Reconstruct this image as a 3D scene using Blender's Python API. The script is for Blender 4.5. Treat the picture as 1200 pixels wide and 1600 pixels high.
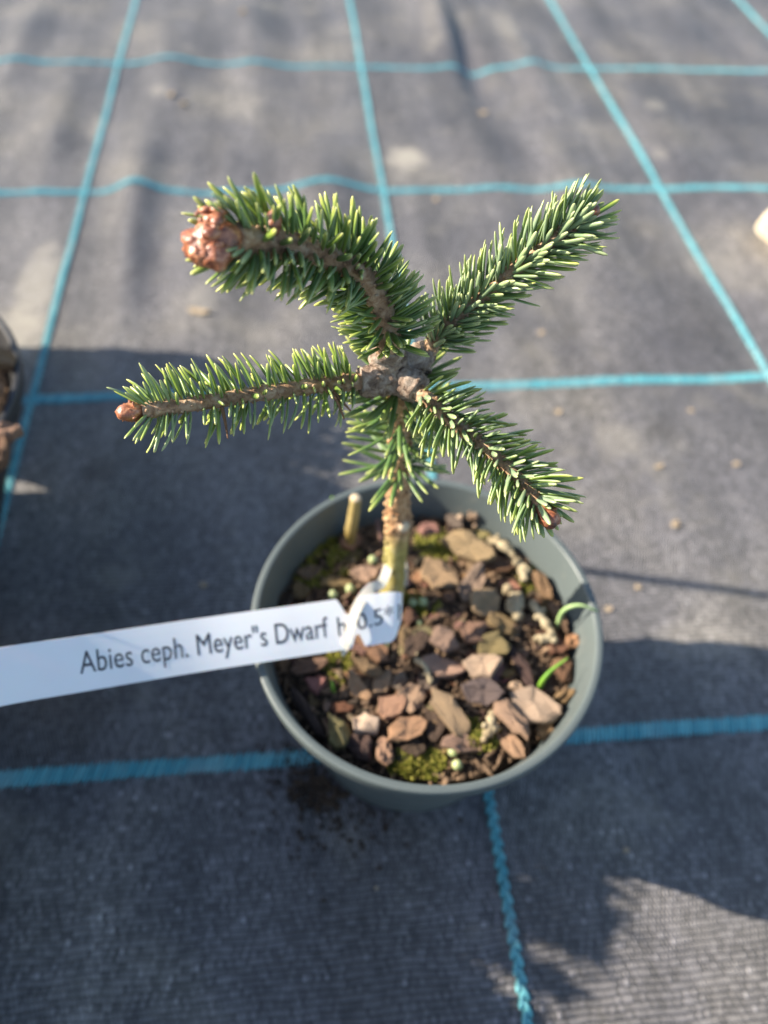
import bpy, math, random
import numpy as np
from mathutils import Vector, Matrix, noise as mnoise

# ------------------------------------------------------------------ camera, sky, sun, exposure
U = 0.24                                   # one square of the woven grid = 0.24 m
FPX = 1200.0                               # focal length in pixels of the 1200x1600 photograph
PITCH, ROLL, YAW, OX, OY, CH, AX = 0.9105, -0.0763, 0.1552, 0.3005, 3.4792, 1.4235, 0.9852
cp, sp, cr, sr = math.cos(PITCH), math.sin(PITCH), math.cos(ROLL), math.sin(ROLL)
SUN_EL, SUN_AZ = math.radians(30.0), math.radians(-4.0)
EXPOSURE = 1.30

scene = bpy.context.scene
for o in list(bpy.data.objects):
    bpy.data.objects.remove(o, do_unlink=True)
C = scene.collection

cam_d = bpy.data.cameras.new('camera')
cam = bpy.data.objects.new('camera', cam_d)
C.objects.link(cam)
right, up, fwd = Vector((1, 0, 0)), Vector((0, sp, cp)), Vector((0, cp, -sp))
r2, u2 = cr * right - sr * up, sr * right + cr * up
mw = Matrix((r2, u2, -fwd)).transposed().to_4x4()
mw.translation = Vector((0, 0, CH * U))
cam.matrix_world = mw
cam_d.sensor_fit = 'VERTICAL'
cam_d.sensor_height = 36.0
cam_d.lens = 36.0 * FPX / 1600.0
cam_d.clip_start, cam_d.clip_end = 0.005, 200
cam_d.dof.use_dof = True
cam_d.dof.focus_distance = 0.78 * U
cam_d.dof.aperture_fstop = 7.5
scene.camera = cam

world = bpy.data.worlds.new('World')
scene.world = world
world.use_nodes = True
wn = world.node_tree
sky = wn.nodes.new('ShaderNodeTexSky')
sky.sky_type = 'NISHITA'
sky.sun_disc = False
sky.sun_elevation = SUN_EL
sky.ozone_density = 1.5
sky.sun_rotation = math.atan2(-math.cos(SUN_AZ), -math.sin(SUN_AZ))
bg = wn.nodes['Background']
bg.inputs['Strength'].default_value = 0.105
wn.links.new(sky.outputs[0], bg.inputs['Color'])

sun_d = bpy.data.lights.new('sun', 'SUN')
sun_d.energy = 5.0
sun_d.angle = math.radians(0.55)
sun_d.color = (1.0, 0.90, 0.76)
sun = bpy.data.objects.new('sun', sun_d)
C.objects.link(sun)
sdir = Vector((math.cos(SUN_AZ) * math.cos(SUN_EL), math.sin(SUN_AZ) * math.cos(SUN_EL), -math.sin(SUN_EL)))
sun.rotation_euler = sdir.to_track_quat('-Z', 'Y').to_euler()
sun.location = -sdir * 3

vs = scene.view_settings
vs.view_transform = 'Standard'
vs.look = 'None'
vs.gamma = 1.0
vs.use_curve_mapping = False
vs.exposure = EXPOSURE
scene.render.engine = 'CYCLES'
scene.render.resolution_x, scene.render.resolution_y = 768, 1024

# ------------------------------------------------------------------ helpers
R = random.Random(7)


def P(x, y, z):
    """photo pixel + height above the ground (grid units) -> world point in metres"""
    r, u = (x - 600) / FPX, -(y - 800) / FPX
    r, u = cr * r + sr * u, -sr * r + cr * u
    d = Vector((r, sp * u + cp, cp * u - sp))
    t = (z - CH) / d.z
    return Vector((d.x * t, d.y * t, z)) * U


def depth(p):
    return (p - Vector((0, 0, CH * U))).dot(fwd)


def proj(p):
    q = p - Vector((0, 0, CH * U))
    d = q.dot(fwd)
    return 600 + FPX * q.dot(r2) / d, 800 - FPX * q.dot(u2) / d


def nz(v, f=1.0, seed=0.0):
    return mnoise.noise(Vector((v[0] * f + seed * 7.13, v[1] * f - seed * 3.7, v[2] * f + seed * 1.9)))


class MB:
    def __init__(self):
        self.v, self.f, self.c, self.n = [], [], [], 0

    def add(self, v, f, c=None):
        v = np.asarray(v, float).reshape(-1, 3)
        self.v.append(v)
        for q in f:
            self.f.append([i + self.n for i in q])
        if c is None:
            c = np.zeros((len(v), 4))
        c = np.asarray(c, float)
        if c.ndim == 1:
            c = np.tile(c, (len(v), 1))
        self.c.append(c)
        self.n += len(v)

    def mesh(self, name, mat, smooth=True, origin=(0, 0, 0)):
        me = bpy.data.meshes.new(name)
        v = np.concatenate(self.v) - np.array(origin)
        me.from_pydata(v.tolist(), [], self.f)
        at = me.color_attributes.new('col', 'FLOAT_COLOR', 'POINT')
        at.data.foreach_set('color', np.concatenate(self.c).astype(np.float32).ravel())
        if smooth:
            me.polygons.foreach_set('use_smooth', [True] * len(me.polygons))
        if mat:
            me.materials.append(mat)
        me.update()
        return me

    def build(self, name, mat, parent=None, smooth=True, origin=(0, 0, 0), kind=None):
        return link(name, self.mesh(name, mat, smooth, origin), parent, origin, kind)


def link(name, me, parent=None, origin=(0, 0, 0), kind=None):
    """mesh object; geometry given relative to origin (world); parents only translate"""
    o = bpy.data.objects.new(name, me)
    C.objects.link(o)
    o.location = origin
    if parent:
        o.parent = parent
        o.matrix_parent_inverse = inv_world(parent)
    if kind:
        o['kind'] = kind
    return o


def inv_world(o):
    m = o.matrix_basis.copy()
    q = o
    while q.parent:
        m = q.parent.matrix_basis @ q.matrix_parent_inverse @ m if q is o else q.parent.matrix_basis @ q.matrix_parent_inverse @ m
        q = q.parent
    return m.inverted()


def empty(name, loc):
    o = bpy.data.objects.new(name, None)
    o.empty_display_size = 0.01
    C.objects.link(o)
    o.location = loc
    return o


def tag(o, label, cat, group=None, kind=None):
    o['label'] = label
    o['category'] = cat
    if group:
        o['group'] = group
    if kind:
        o['kind'] = kind
    return o


def catmull(pts, n):
    pts = [np.array(p, float) for p in pts]
    q = [2 * pts[0] - pts[1]] + pts + [2 * pts[-1] - pts[-2]]
    out = []
    seg = len(pts) - 1
    for k in range(n):
        t = k / (n - 1) * seg
        i = min(int(t), seg - 1)
        t -= i
        a, b, c, d = q[i:i + 4]
        out.append(0.5 * (2 * b + (c - a) * t + (2 * a - 5 * b + 4 * c - d) * t * t + (3 * b - a - 3 * c + d) * t ** 3))
    return np.array(out)


def frames(path):
    T = np.gradient(path, axis=0)
    T /= np.linalg.norm(T, axis=1)[:, None]
    ref = np.array([0, 0, 1.0]) if abs(T[0][2]) < 0.9 else np.array([0, 1.0, 0])
    N = []
    n = ref - T[0] * ref.dot(T[0])
    for t in T:
        n = n - t * n.dot(t)
        n /= np.linalg.norm(n)
        N.append(n.copy())
    N = np.array(N)
    return T, N, np.cross(T, N)


def tube(mb, path, rad, seg=12, rough=0.0, rf=300.0, col=None, seed=0, flat=None, caps=True):
    path = np.asarray(path, float)
    T, N, B = frames(path)
    n = len(path)
    rad = np.broadcast_to(rad, (n,))
    v, cc = [], []
    for i in range(n):
        for k in range(seg):
            a = 2 * math.pi * k / seg
            d = math.cos(a) * N[i] + math.sin(a) * B[i] * (flat or 1.0)
            r = rad[i]
            if rough:
                q = path[i] + d * r
                r *= 1 + rough * (nz(q, rf, seed) + 0.5 * nz(q, rf * 2.3, seed + 3))
            v.append(path[i] + d * r)
            cc.append((i / (n - 1), k / seg, 0, 1) if col is None else col)
    f = []
    for i in range(n - 1):
        for k in range(seg):
            k2 = (k + 1) % seg
            f.append((i * seg + k, i * seg + k2, (i + 1) * seg + k2, (i + 1) * seg + k))
    if caps:
        v += [path[0], path[-1]]
        cc += [cc[0], cc[-1]]
        b = n * seg
        for k in range(seg):
            k2 = (k + 1) % seg
            f.append((k2, k, b))
            f.append(((n - 1) * seg + k, (n - 1) * seg + k2, b + 1))
    mb.add(v, f, cc)


def ico(sub=1):
    import bmesh
    bm = bmesh.new()
    bmesh.ops.create_icosphere(bm, subdivisions=sub, radius=1)
    v = np.array([x.co[:] for x in bm.verts])
    bm.verts.index_update()
    f = [[x.index for x in q.verts] for q in bm.faces]
    bm.free()
    return v, f


ICO1, ICO2, ICO3 = ico(1), ico(2), ico(3)


def lump(mb, loc, size, rot=None, rough=0.2, rf=1.4, seed=0, col=(0, 0, 0, 1), base=None):
    v, f = base or ICO2
    v = v.copy()
    for i in range(len(v)):
        v[i] *= 1 + rough * nz(v[i], rf, seed)
    v = v * np.array(size)
    if rot is not None:
        v = v @ np.array(rot).T
    mb.add(v + np.array(loc), f, col)


def rot_to(d, roll=0.0):
    """3x3 with local z along d"""
    d = Vector(d).normalized()
    return np.array((d.to_track_quat('Z', 'Y').to_matrix() @ Matrix.Rotation(roll, 3, 'Z')))


# ------------------------------------------------------------------ materials
class NT:
    def __init__(self, name, rough=0.6, spec=0.4):
        self.m = bpy.data.materials.new(name)
        self.m.use_nodes = True
        self.t = self.m.node_tree
        self.b = self.t.nodes['Principled BSDF']
        self.b.inputs['Roughness'].default_value = rough
        self.b.inputs['Specular IOR Level'].default_value = spec

    def n(self, typ, **kw):
        nd = self.t.nodes.new(typ)
        for k, v in kw.items():
            setattr(nd, k, v)
        return nd

    def l(self, a, b):
        self.t.links.new(a, b)

    def set(self, sock, v):
        if hasattr(v, 'is_output') or isinstance(v, bpy.types.NodeSocket):
            self.l(v, sock)
        else:
            sock.default_value = v

    def math(self, op, a, b=0.0, c=0.0, clamp=False):
        nd = self.n('ShaderNodeMath', operation=op, use_clamp=clamp)
        for i, x in enumerate((a, b, c)):
            self.set(nd.inputs[i], x)
        return nd.outputs[0]

    def mix(self, fac, a, b, mode='MIX'):
        nd = self.n('ShaderNodeMix', data_type='RGBA', blend_type=mode)
        self.set(nd.inputs[0], fac)
        for s, x in ((nd.inputs[6], a), (nd.inputs[7], b)):
            if isinstance(x, tuple):
                s.default_value = x if len(x) == 4 else (*x, 1)
            else:
                self.l(x, s)
        return nd.outputs[2]

    def coord(self, kind='Object'):
        return self.n('ShaderNodeTexCoord').outputs[kind]

    def noise(self, scale, detail=4, vec=None, rough=0.55, dist=0.0):
        nd = self.n('ShaderNodeTexNoise')
        nd.inputs['Scale'].default_value = scale
        nd.inputs['Detail'].default_value = detail
        nd.inputs['Roughness'].default_value = rough
        nd.inputs['Distortion'].default_value = dist
        self.l(vec if vec is not None else self.coord(), nd.inputs['Vector'])
        return nd.outputs['Fac']

    def ramp(self, fac, stops):
        nd = self.n('ShaderNodeValToRGB')
        e = nd.color_ramp.elements
        while len(e) < len(stops):
            e.new(0.5)
        for k, (p, c) in enumerate(stops):
            e[k].position = p
            e[k].color = c if len(c) == 4 else (*c, 1)
        self.set(nd.inputs[0], fac)
        return nd.outputs[0]

    def range(self, v, a, b, c=0.0, d=1.0):
        nd = self.n('ShaderNodeMapRange')
        for i, x in enumerate((v, a, b, c, d)):
            self.set(nd.inputs[i], x)
        return nd.outputs[0]

    def bump(self, h, strength=0.5, dist=0.001):
        nd = self.n('ShaderNodeBump')
        nd.inputs['Strength'].default_value = strength
        nd.inputs['Distance'].default_value = dist
        self.l(h, nd.inputs['Height'])
        self.l(nd.outputs[0], self.b.inputs['Normal'])

    def color(self, c):
        if isinstance(c, tuple):
            self.b.inputs['Base Color'].default_value = c if len(c) == 4 else (*c, 1)
        else:
            self.l(c, self.b.inputs['Base Color'])

    def attr(self):
        a = self.n('ShaderNodeAttribute', attribute_name='col')
        s = self.n('ShaderNodeSeparateColor')
        self.l(a.outputs['Color'], s.inputs[0])
        return s.outputs


STAINS = []
for px, py, rx_, ry_, am in [(636, 247, .085, .10, .75), (1022, 170, .05, .06, .35), (1030, 245, .04, .05, .3), (60, 440, .07, .22, .45), (20, 520, .10, .10, .6), (600, 70, .03, .06, -.5),
                             (1030, 670, .05, .06, -.45), (160, 735, .05, .045, -.5), (320, 470, .05, .1, .2), (790, 40, .06, .2, .3), (250, 150, .04, .05, .3), (1120, 420, .10, .12, .2), (150, 200, .03, .1, .25),
                             (960, 690, .06, .08, .25), (1090, 1000, .12, .05, .2), (540, 1300, .05, .05, .12)]:
    p_ = P(px, py, 0)
    STAINS.append((math.cos(YAW) * p_.x + math.sin(YAW) * p_.y, -math.sin(YAW) * p_.x + math.cos(YAW) * p_.y, rx_ * U, ry_ * U, am))


def mat_cloth():
    k = NT('woven_weed_fabric', 0.6, 0.45)
    co = k.coord()
    s = k.n('ShaderNodeSeparateXYZ')
    k.l(co, s.inputs[0])
    # slight waviness of the tapes
    wob = k.noise(22, 2, co)
    wx, wy = 0.0072 * U, 0.0105 * U
    u = k.math('ADD', k.math('DIVIDE', s.outputs[0], wx), k.math('MULTIPLY', wob, 1.4))
    v = k.math('ADD', k.math('DIVIDE', s.outputs[1], wy), k.math('MULTIPLY', k.noise(40, 3, co), 1.5))
    row = k.math('FLOOR', v)
    par = k.math('MULTIPLY', k.math('MODULO', k.math('ABSOLUTE', row), 2.0), 0.5)
    us = k.math('ADD', u, par)
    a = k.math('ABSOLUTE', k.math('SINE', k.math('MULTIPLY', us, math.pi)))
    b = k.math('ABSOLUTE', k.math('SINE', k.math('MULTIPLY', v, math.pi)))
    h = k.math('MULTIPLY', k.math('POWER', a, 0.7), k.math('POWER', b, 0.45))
    big = k.noise(9, 4, co)
    tint = k.ramp(big, [(0.3, (0.098, 0.092, 0.099)), (0.50, (0.142, 0.134, 0.136)), (0.68, (0.215, 0.198, 0.176))])
    mp = k.n('ShaderNodeMapping')
    mp.inputs['Scale'].default_value = (26, 3.2, 1)
    k.l(co, mp.inputs[0])
    stv = k.range(k.noise(1.0, 4, mp.outputs[0]), 0.3, 0.7, 0.62, 1.36)
    tint = k.mix(1.0, tint, stv, 'MULTIPLY')
    # threads differ a little from each other
    wn_ = k.n('ShaderNodeTexWhiteNoise', noise_dimensions='2D')
    cmb = k.n('ShaderNodeCombineXYZ')
    k.l(k.math('FLOOR', us), cmb.inputs[0])
    k.l(row, cmb.inputs[1])
    k.l(cmb.outputs[0], wn_.inputs[0])
    tv = k.math('MULTIPLY_ADD', wn_.outputs[0], 0.75, 0.62)
    tv = k.math('MULTIPLY', tv, k.range(k.noise(130, 4, co, 0.7), 0.3, 0.7, 0.78, 1.22))
    tv = k.math('ADD', tv, k.math('MULTIPLY', k.math('GREATER_THAN', wn_.outputs[0], 0.988), 0.6))  # a few threads lightened: random glints painted into the colour
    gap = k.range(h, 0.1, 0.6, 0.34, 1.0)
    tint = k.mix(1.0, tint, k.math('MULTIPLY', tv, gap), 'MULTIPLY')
    # dry silt left in pale patches and grit specks
    d1 = k.range(k.noise(16, 5, co, 0.65), 0.56, 0.76)
    tint = k.mix(k.math('MULTIPLY', d1, 0.55), tint, (0.27, 0.245, 0.20))
    d2 = k.range(k.noise(420, 2, co), 0.70, 0.78)
    tint = k.mix(k.math('MULTIPLY', d2, 0.5), tint, (0.30, 0.26, 0.21))
    # a few dried puddle stains
    for (gx_, gy_, rx_, ry_, am) in STAINS:
        ex = k.math('DIVIDE', k.math('SUBTRACT', s.outputs[0], gx_), rx_)
        ey = k.math('DIVIDE', k.math('SUBTRACT', s.outputs[1], gy_), ry_)
        rr_ = k.math('ADD', k.math('MULTIPLY', ex, ex), k.math('MULTIPLY', ey, ey))
        rr_ = k.math('ADD', rr_, k.math('MULTIPLY', k.math('SUBTRACT', k.noise(60, 3, co), 0.5), 1.6))
        tint = k.mix(k.math('MULTIPLY', k.range(rr_, 0.2, 1.1, 1.0, 0.0), abs(am)), tint, (0.42, 0.38, 0.31) if am > 0 else (0.045, 0.04, 0.036))
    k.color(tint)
    k.l(k.range(big, 0.3, 0.7, 0.42, 0.62), k.b.inputs['Roughness'])
    k.bump(k.math('ADD', h, k.math('MULTIPLY', k.noise(900, 2, co), 0.25)), 0.9, 0.0008)
    return k.m


def mat_thread():
    k = NT('turquoise_marker_thread', 0.5, 0.4)
    a = k.attr()
    c = k.mix(a[0], (0.060, 0.28, 0.33), (0.14, 0.42, 0.455))
    d = k.range(k.noise(30, 4), 0.5, 0.75)
    k.color(k.mix(k.math('MULTIPLY', d, 0.42), c, (0.40, 0.42, 0.39)))
    return k.m


def mat_pot(name='grey_green_plastic', c1=(0.086, 0.104, 0.102), c2=(0.112, 0.132, 0.127)):
    k = NT(name, 0.42, 0.45)
    co = k.coord()
    c = k.mix(k.noise(26, 4, co), c1, c2)
    dirt = k.range(k.noise(70, 5, co, 0.7), 0.58, 0.75)
    k.color(k.mix(k.math('MULTIPLY', dirt, 0.35), c, (0.26, 0.245, 0.20)))
    k.l(k.range(k.noise(50, 3, co), 0.3, 0.7, 0.36, 0.55), k.b.inputs['Roughness'])
    k.bump(k.noise(350, 3, co), 0.12, 0.0004)
    return k.m


def mat_needle():
    k = NT('fir_needle', 0.36, 0.5)
    a = k.attr()                                     # r: along the needle, g: underside, b: random
    base = k.ramp(a[0], [(0.0, (0.32, 0.32, 0.08)), (0.14, (0.175, 0.255, 0.036)), (0.58, (0.170, 0.260, 0.040)), (0.82, (0.30, 0.38, 0.06)), (1.0, (0.58, 0.55, 0.15))])
    dark = k.ramp(a[0], [(0.0, (0.16, 0.20, 0.06)), (0.2, (0.062, 0.130, 0.038)), (0.68, (0.068, 0.140, 0.040)), (1.0, (0.36, 0.40, 0.13))])
    c = k.mix(a[2], base, dark)
    c = k.mix(k.math('MULTIPLY', a[1], 0.5), c, (0.34, 0.42, 0.30))
    k.color(c)
    k.b.inputs['Subsurface Weight'].default_value = 0.12
    k.b.inputs['Subsurface Radius'].default_value = (0.3, 0.6, 0.1)
    k.b.inputs['Subsurface Scale'].default_value = 0.0008
    k.b.inputs['Coat Weight'].default_value = 0.12
    k.b.inputs['Coat Roughness'].default_value = 0.25
    return k.m


def mat_bark(name, stops, scale=260, rough=0.8, bump=0.8, bd=0.0008, stretch=(1, 1, 1)):
    k = NT(name, rough, 0.25)
    mp = k.n('ShaderNodeMapping')
    mp.inputs['Scale'].default_value = stretch
    k.l(k.coord(), mp.inputs[0])
    f = k.noise(scale, 6, mp.outputs[0], 0.65, 0.6)
    k.color(k.ramp(f, stops))
    k.bump(k.noise(scale * 1.6, 6, mp.outputs[0], 0.7), bump, bd)
    return k.m


def mat_trunk():
    k = NT('young_trunk_bark', 0.72, 0.3)
    a = k.attr()
    f = k.noise(330, 5, None, 0.65)
    up_ = k.ramp(f, [(0.3, (0.16, 0.075, 0.035)), (0.5, (0.40, 0.23, 0.11)), (0.7, (0.60, 0.43, 0.25))])
    lo_ = k.ramp(k.noise(180, 5, None, 0.6), [(0.3, (0.17, 0.15, 0.045)), (0.5, (0.36, 0.30, 0.09)), (0.72, (0.50, 0.44, 0.24))])
    k.color(k.mix(k.range(k.math('ADD', a[0], k.math('MULTIPLY', f, 0.12)), 0.36, 0.48), lo_, up_))
    k.bump(k.noise(420, 5), 0.7, 0.0007)
    return k.m


def mat_bud(name='resin_bud', stops=None):
    k = NT(name, 0.4, 0.5)
    stops = stops or [(0.3, (0.06, 0.022, 0.014)), (0.45, (0.24, 0.075, 0.034)), (0.58, (0.46, 0.18, 0.085)), (0.74, (0.66, 0.42, 0.27))]
    k.color(k.ramp(k.noise(420, 5, None, 0.65, 0.5), stops))
    k.b.inputs['Coat Weight'].default_value = 0.35
    k.b.inputs['Coat Roughness'].default_value = 0.3
    k.bump(k.noise(700, 4), 0.6, 0.0006)
    return k.m


def mat_chip():
    k = NT('bark_chip', 0.78, 0.3)
    oi = k.n('ShaderNodeObjectInfo')
    mp = k.n('ShaderNodeMapping')
    mp.inputs['Scale'].default_value = (1, 3.2, 2)
    add = k.n('ShaderNodeVectorMath', operation='ADD')
    k.l(k.coord(), add.inputs[0])
    k.l(oi.outputs['Random'], add.inputs[1])
    k.l(add.outputs[0], mp.inputs[0])
    f = k.noise(170, 6, mp.outputs[0], 0.65, 0.5)
    c = k.mix(1.0, oi.outputs['Color'], k.ramp(f, [(0.28, (0.34, 0.27, 0.24)), (0.5, (0.95, 0.92, 0.88)), (0.72, (1.30, 1.25, 1.17))]), 'MULTIPLY')
    stain = k.range(k.noise(90, 4, add.outputs[0]), 0.56, 0.68)
    c = k.mix(k.math('MULTIPLY', stain, 0.45), c, (0.10, 0.062, 0.045))
    k.color(c)
    k.bump(k.noise(260, 6, mp.outputs[0], 0.7), 0.8, 0.0009)
    return k.m


def mat_simple(name, c1, c2, scale=200, rough=0.7, bump=0.5, bd=0.0006, spec=0.3, sss=0.0):
    k = NT(name, rough, spec)
    f = k.noise(scale, 5)
    k.color(k.ramp(f, [(0.32, c1), (0.68, c2)]))
    if bump:
        k.bump(k.noise(scale * 2.2, 5), bump, bd)
    if sss:
        k.b.inputs['Subsurface Weight'].default_value = sss
        k.b.inputs['Subsurface Scale'].default_value = 0.001
    return k.m


def mat_moss():
    k = NT('moss_green', 0.75, 0.2)
    a = k.attr()
    c = k.ramp(a[2], [(0.0, (0.07, 0.085, 0.012)), (0.5, (0.20, 0.20, 0.03)), (1.0, (0.36, 0.31, 0.075))])
    k.color(k.mix(k.range(a[0], 0.0, 0.7, 1.0, 0.0), c, (0.055, 0.045, 0.015)))
    return k.m


M = dict(
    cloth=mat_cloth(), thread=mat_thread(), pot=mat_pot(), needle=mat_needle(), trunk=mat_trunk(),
    blackpot=mat_pot('black_plastic', (0.016, 0.016, 0.017), (0.03, 0.03, 0.031)),
    hub=mat_bark('rough_grey_bark', [(0.30, (0.04, 0.026, 0.018)), (0.42, (0.21, 0.145, 0.105)), (0.55, (0.40, 0.31, 0.24)), (0.70, (0.62, 0.53, 0.44))], 330, 0.85, 1.0, 0.0012),
    twig=mat_bark('shoot_bark', [(0.3, (0.14, 0.075, 0.04)), (0.5, (0.36, 0.22, 0.125)), (0.7, (0.56, 0.42, 0.28))], 380, 0.75, 0.8, 0.0007),
    bud=mat_bud(), chip=mat_chip(), moss=mat_moss(),
    soil=mat_simple('dark_peat', (0.018, 0.012, 0.008), (0.075, 0.048, 0.030), 240, 0.95, 1.0, 0.0012),
    crumb=mat_simple('peat_crumb', (0.05, 0.032, 0.02), (0.27, 0.175, 0.105), 70, 0.92, 0.8, 0.0008),
    label=mat_simple('white_label_plastic', (0.80, 0.79, 0.78), (0.85, 0.84, 0.83), 40, 0.34, 0.0, spec=0.45, sss=0.15),
    strap=mat_simple('cream_strap_plastic', (0.60, 0.57, 0.48), (0.68, 0.65, 0.56), 60, 0.36, 0.0, spec=0.45, sss=0.15),
    ink=mat_simple('grey_black_ink', (0.035, 0.036, 0.042), (0.075, 0.076, 0.085), 900, 0.6, 0.0),
    stub=mat_simple('yellow_dry_stem', (0.22, 0.155, 0.045), (0.40, 0.31, 0.13), 120, 0.6, 0.5),
    root=mat_simple('pale_dry_root', (0.20, 0.15, 0.085), (0.42, 0.35, 0.22), 150, 0.75, 0.7),
    fungus=mat_simple('tan_dry_fungus', (0.17, 0.11, 0.07), (0.38, 0.28, 0.195), 160, 0.8, 0.8),
    pellet=mat_simple('pale_green_pellet', (0.30, 0.36, 0.15), (0.48, 0.52, 0.28), 160, 0.35, 0.15, spec=0.5, sss=0.2),
    grass=mat_simple('grass_green', (0.10, 0.24, 0.02), (0.24, 0.42, 0.06), 120, 0.45, 0.2),
    palegrass=mat_simple('pale_grass_green', (0.28, 0.42, 0.16), (0.42, 0.55, 0.25), 120, 0.45, 0.2),
    stone=mat_simple('cream_stone', (0.62, 0.49, 0.33), (0.82, 0.74, 0.58), 28, 0.7, 0.5, 0.001),
    debris=mat_simple('tan_debris', (0.30, 0.22, 0.14), (0.55, 0.44, 0.30), 130, 0.8, 0.5),
    deadneedle=mat_simple('dead_needle', (0.16, 0.08, 0.04), (0.30, 0.17, 0.09), 300, 0.7, 0.3),
    wood=mat_simple('cut_wood', (0.48, 0.36, 0.22), (0.68, 0.55, 0.38), 260, 0.7, 0.5),
)

# ------------------------------------------------------------------ ground cloth (in the frame of its own woven grid)
cy, sy = math.cos(YAW), math.sin(YAW)


def to_grid(p):
    return cy * p.x + sy * p.y, -sy * p.x + cy * p.y      # metres


def to_world(gx, gy, z=0.0):
    return Vector((cy * gx - sy * gy, sy * gx + cy * gy, z))


RIDGES = []          # (gx, gy, height, sigma x, sigma y) in metres, in the grid frame
for px, py, hh, sx, sy_ in [(215, 300, .050, .075, .42), (505, 300, .042, .12, .30), (905, 298, .022, .09, .45), (265, 100, .030, .10, .45),
                            (830, 108, .030, .07, .35), (740, 112, -.038, .07, .35), (320, 300, -.014, .05, .30), (400, 60, .03, .10, .5),
                            (690, 40, .045, .06, .45), (90, 210, .02, .06, .4), (1040, 200, .018, .12, .4), (40, 60, .03, .08, .4),
                            (330, 430, .016, .10, .28), (480, 470, .014, .08, .30), (760, 240, .016, .10, .4), (200, 450, .014, .05, .3),
                            (160, 800, .010, .06, .30), (350, 900, .008, .07, .25), (1010, 720, .006, .10, .25), (180, 1400, .006, .08, .3)]:
    a_, b_ = to_grid(P(px, py, 0))
    RIDGES.append((a_, b_, hh * U, sx * U, sy_ * U))


def gz(gx, gy):
    z = 0.0
    for a_, b_, h_, s1, s2 in RIDGES:
        if abs(gx - a_) < 3 * s1 and abs(gy - b_) < 3 * s2:
            z += h_ * math.exp(-((gx - a_) / s1) ** 2 - ((gy - b_) / s2) ** 2)
    q = Vector((gx / U, gy / U, 0))
    far = min(1, max(0, (gy / U - 1.0) / 1.2))
    z += U * (0.0022 + 0.007 * far) * mnoise.noise(Vector((q.x * 5.0, q.y * 1.3, 0.3)))
    z += U * 0.0012 * mnoise.noise(Vector((q.x * 13.0, q.y * 4.0, 4.3)))
    # flat under the main pot
    return z


def axis_pts(lo, hi, flo, fhi, fine, coarse):
    pts = list(np.arange(flo, fhi, fine))
    x, s = flo, fine
    pre = []
    while x > lo:
        s = min(s * 1.25, coarse)
        x -= s
        pre.append(x)
    x, s = pts[-1], fine
    post = []
    while x < hi:
        s = min(s * 1.25, coarse)
        x += s
        post.append(x)
    return pre[::-1] + pts + post


gxs = axis_pts(-14 * U, 14 * U, -2.1 * U, 2.6 * U, .022 * U, .9 * U)
gys = axis_pts(-8 * U, 26 * U, -0.2 * U, 4.9 * U, .045 * U, .9 * U)
verts = [(x, y, gz(x, y)) for y in gys for x in gxs]
nx = len(gxs)
faces = [(j * nx + i, j * nx + i + 1, (j + 1) * nx + i + 1, (j + 1) * nx + i) for j in range(len(gys) - 1) for i in range(nx - 1)]
me = bpy.data.meshes.new('ground_cloth')
me.from_pydata(verts, [], faces)
me.polygons.foreach_set('use_smooth', [True] * len(me.polygons))
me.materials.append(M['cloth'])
ground = bpy.data.objects.new('ground_cloth', me)
C.objects.link(ground)
ground.rotation_euler = (0, 0, YAW)
ground['kind'] = 'structure'
ground['label'] = 'black woven weed fabric with turquoise grid threads'


def stitch(mb, gx, gy, dx, dy, L, W, H, lift, shade):
    """one float of thread: a low lozenge lying on the cloth"""
    n = math.hypot(dx, dy)
    dx, dy = dx / n, dy / n
    px_, py_ = -dy, dx
    v = []
    for t, k in ((-.5, .25), (-.28, .9), (.28, .9), (.5, .25)):
        for s_, hk in ((-1, 0.0), (-.55, .8), (.0, 1.0), (.55, .8), (1, 0.0)):
            x = gx + dx * L * t + px_ * W * .5 * s_ * k
            y = gy + dy * L * t + py_ * W * .5 * s_ * k
            v.append((x, y, gz(x, y) + lift + H * hk * k - (0.0004 if hk == 0 else 0)))
    f = [(i * 5 + j, i * 5 + j + 1, (i + 1) * 5 + j + 1, (i + 1) * 5 + j) for i in range(3) for j in range(4)]
    mb.add(v, f, (shade, 0, 0, 1))


rr = random.Random(3)
for j in range(-3, 6):                       # weft lines: bands of slanted floats
    gy = (OY - j * AX) * U
    mb = MB()
    gx = -4.2 * U
    while gx < 4.4 * U:
        x = gx + rr.uniform(-.0006, .0006) * U
        y = gy + .0035 * U * mnoise.noise(Vector((x / U * 4, j * 3.1, 0)))
        L = .036 * U * rr.uniform(.86, 1.12)
        stitch(mb, x, y, .30 + rr.uniform(-.08, .08), 1.0, L, .0092 * U, .0034 * U, .0008 * U, rr.random())
        gx += .0086 * U
    o = mb.build('marker_thread', M['thread'])
    o.parent = ground
for i in range(-4, 5):                       # warp lines: two strands twisted round each other
    gx = (OX + i) * U
    mb = MB()
    gy, s_ = -1.7 * U, 1
    while gy < 6.8 * U:
        x = gx + .004 * U * mnoise.noise(Vector((gy / U * 2.2, i * 5.7, 2))) + s_ * .0036 * U
        stitch(mb, x, gy, -s_ * .34 + rr.uniform(-.06, .06), 1.0, .028 * U, .0108 * U, .0066 * U, .0012 * U + (.0006 * U if s_ > 0 else 0), rr.random())
        s_ = -s_
        gy += .0115 * U
    o = mb.build('marker_thread', M['thread'])
    o.parent = ground


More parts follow.
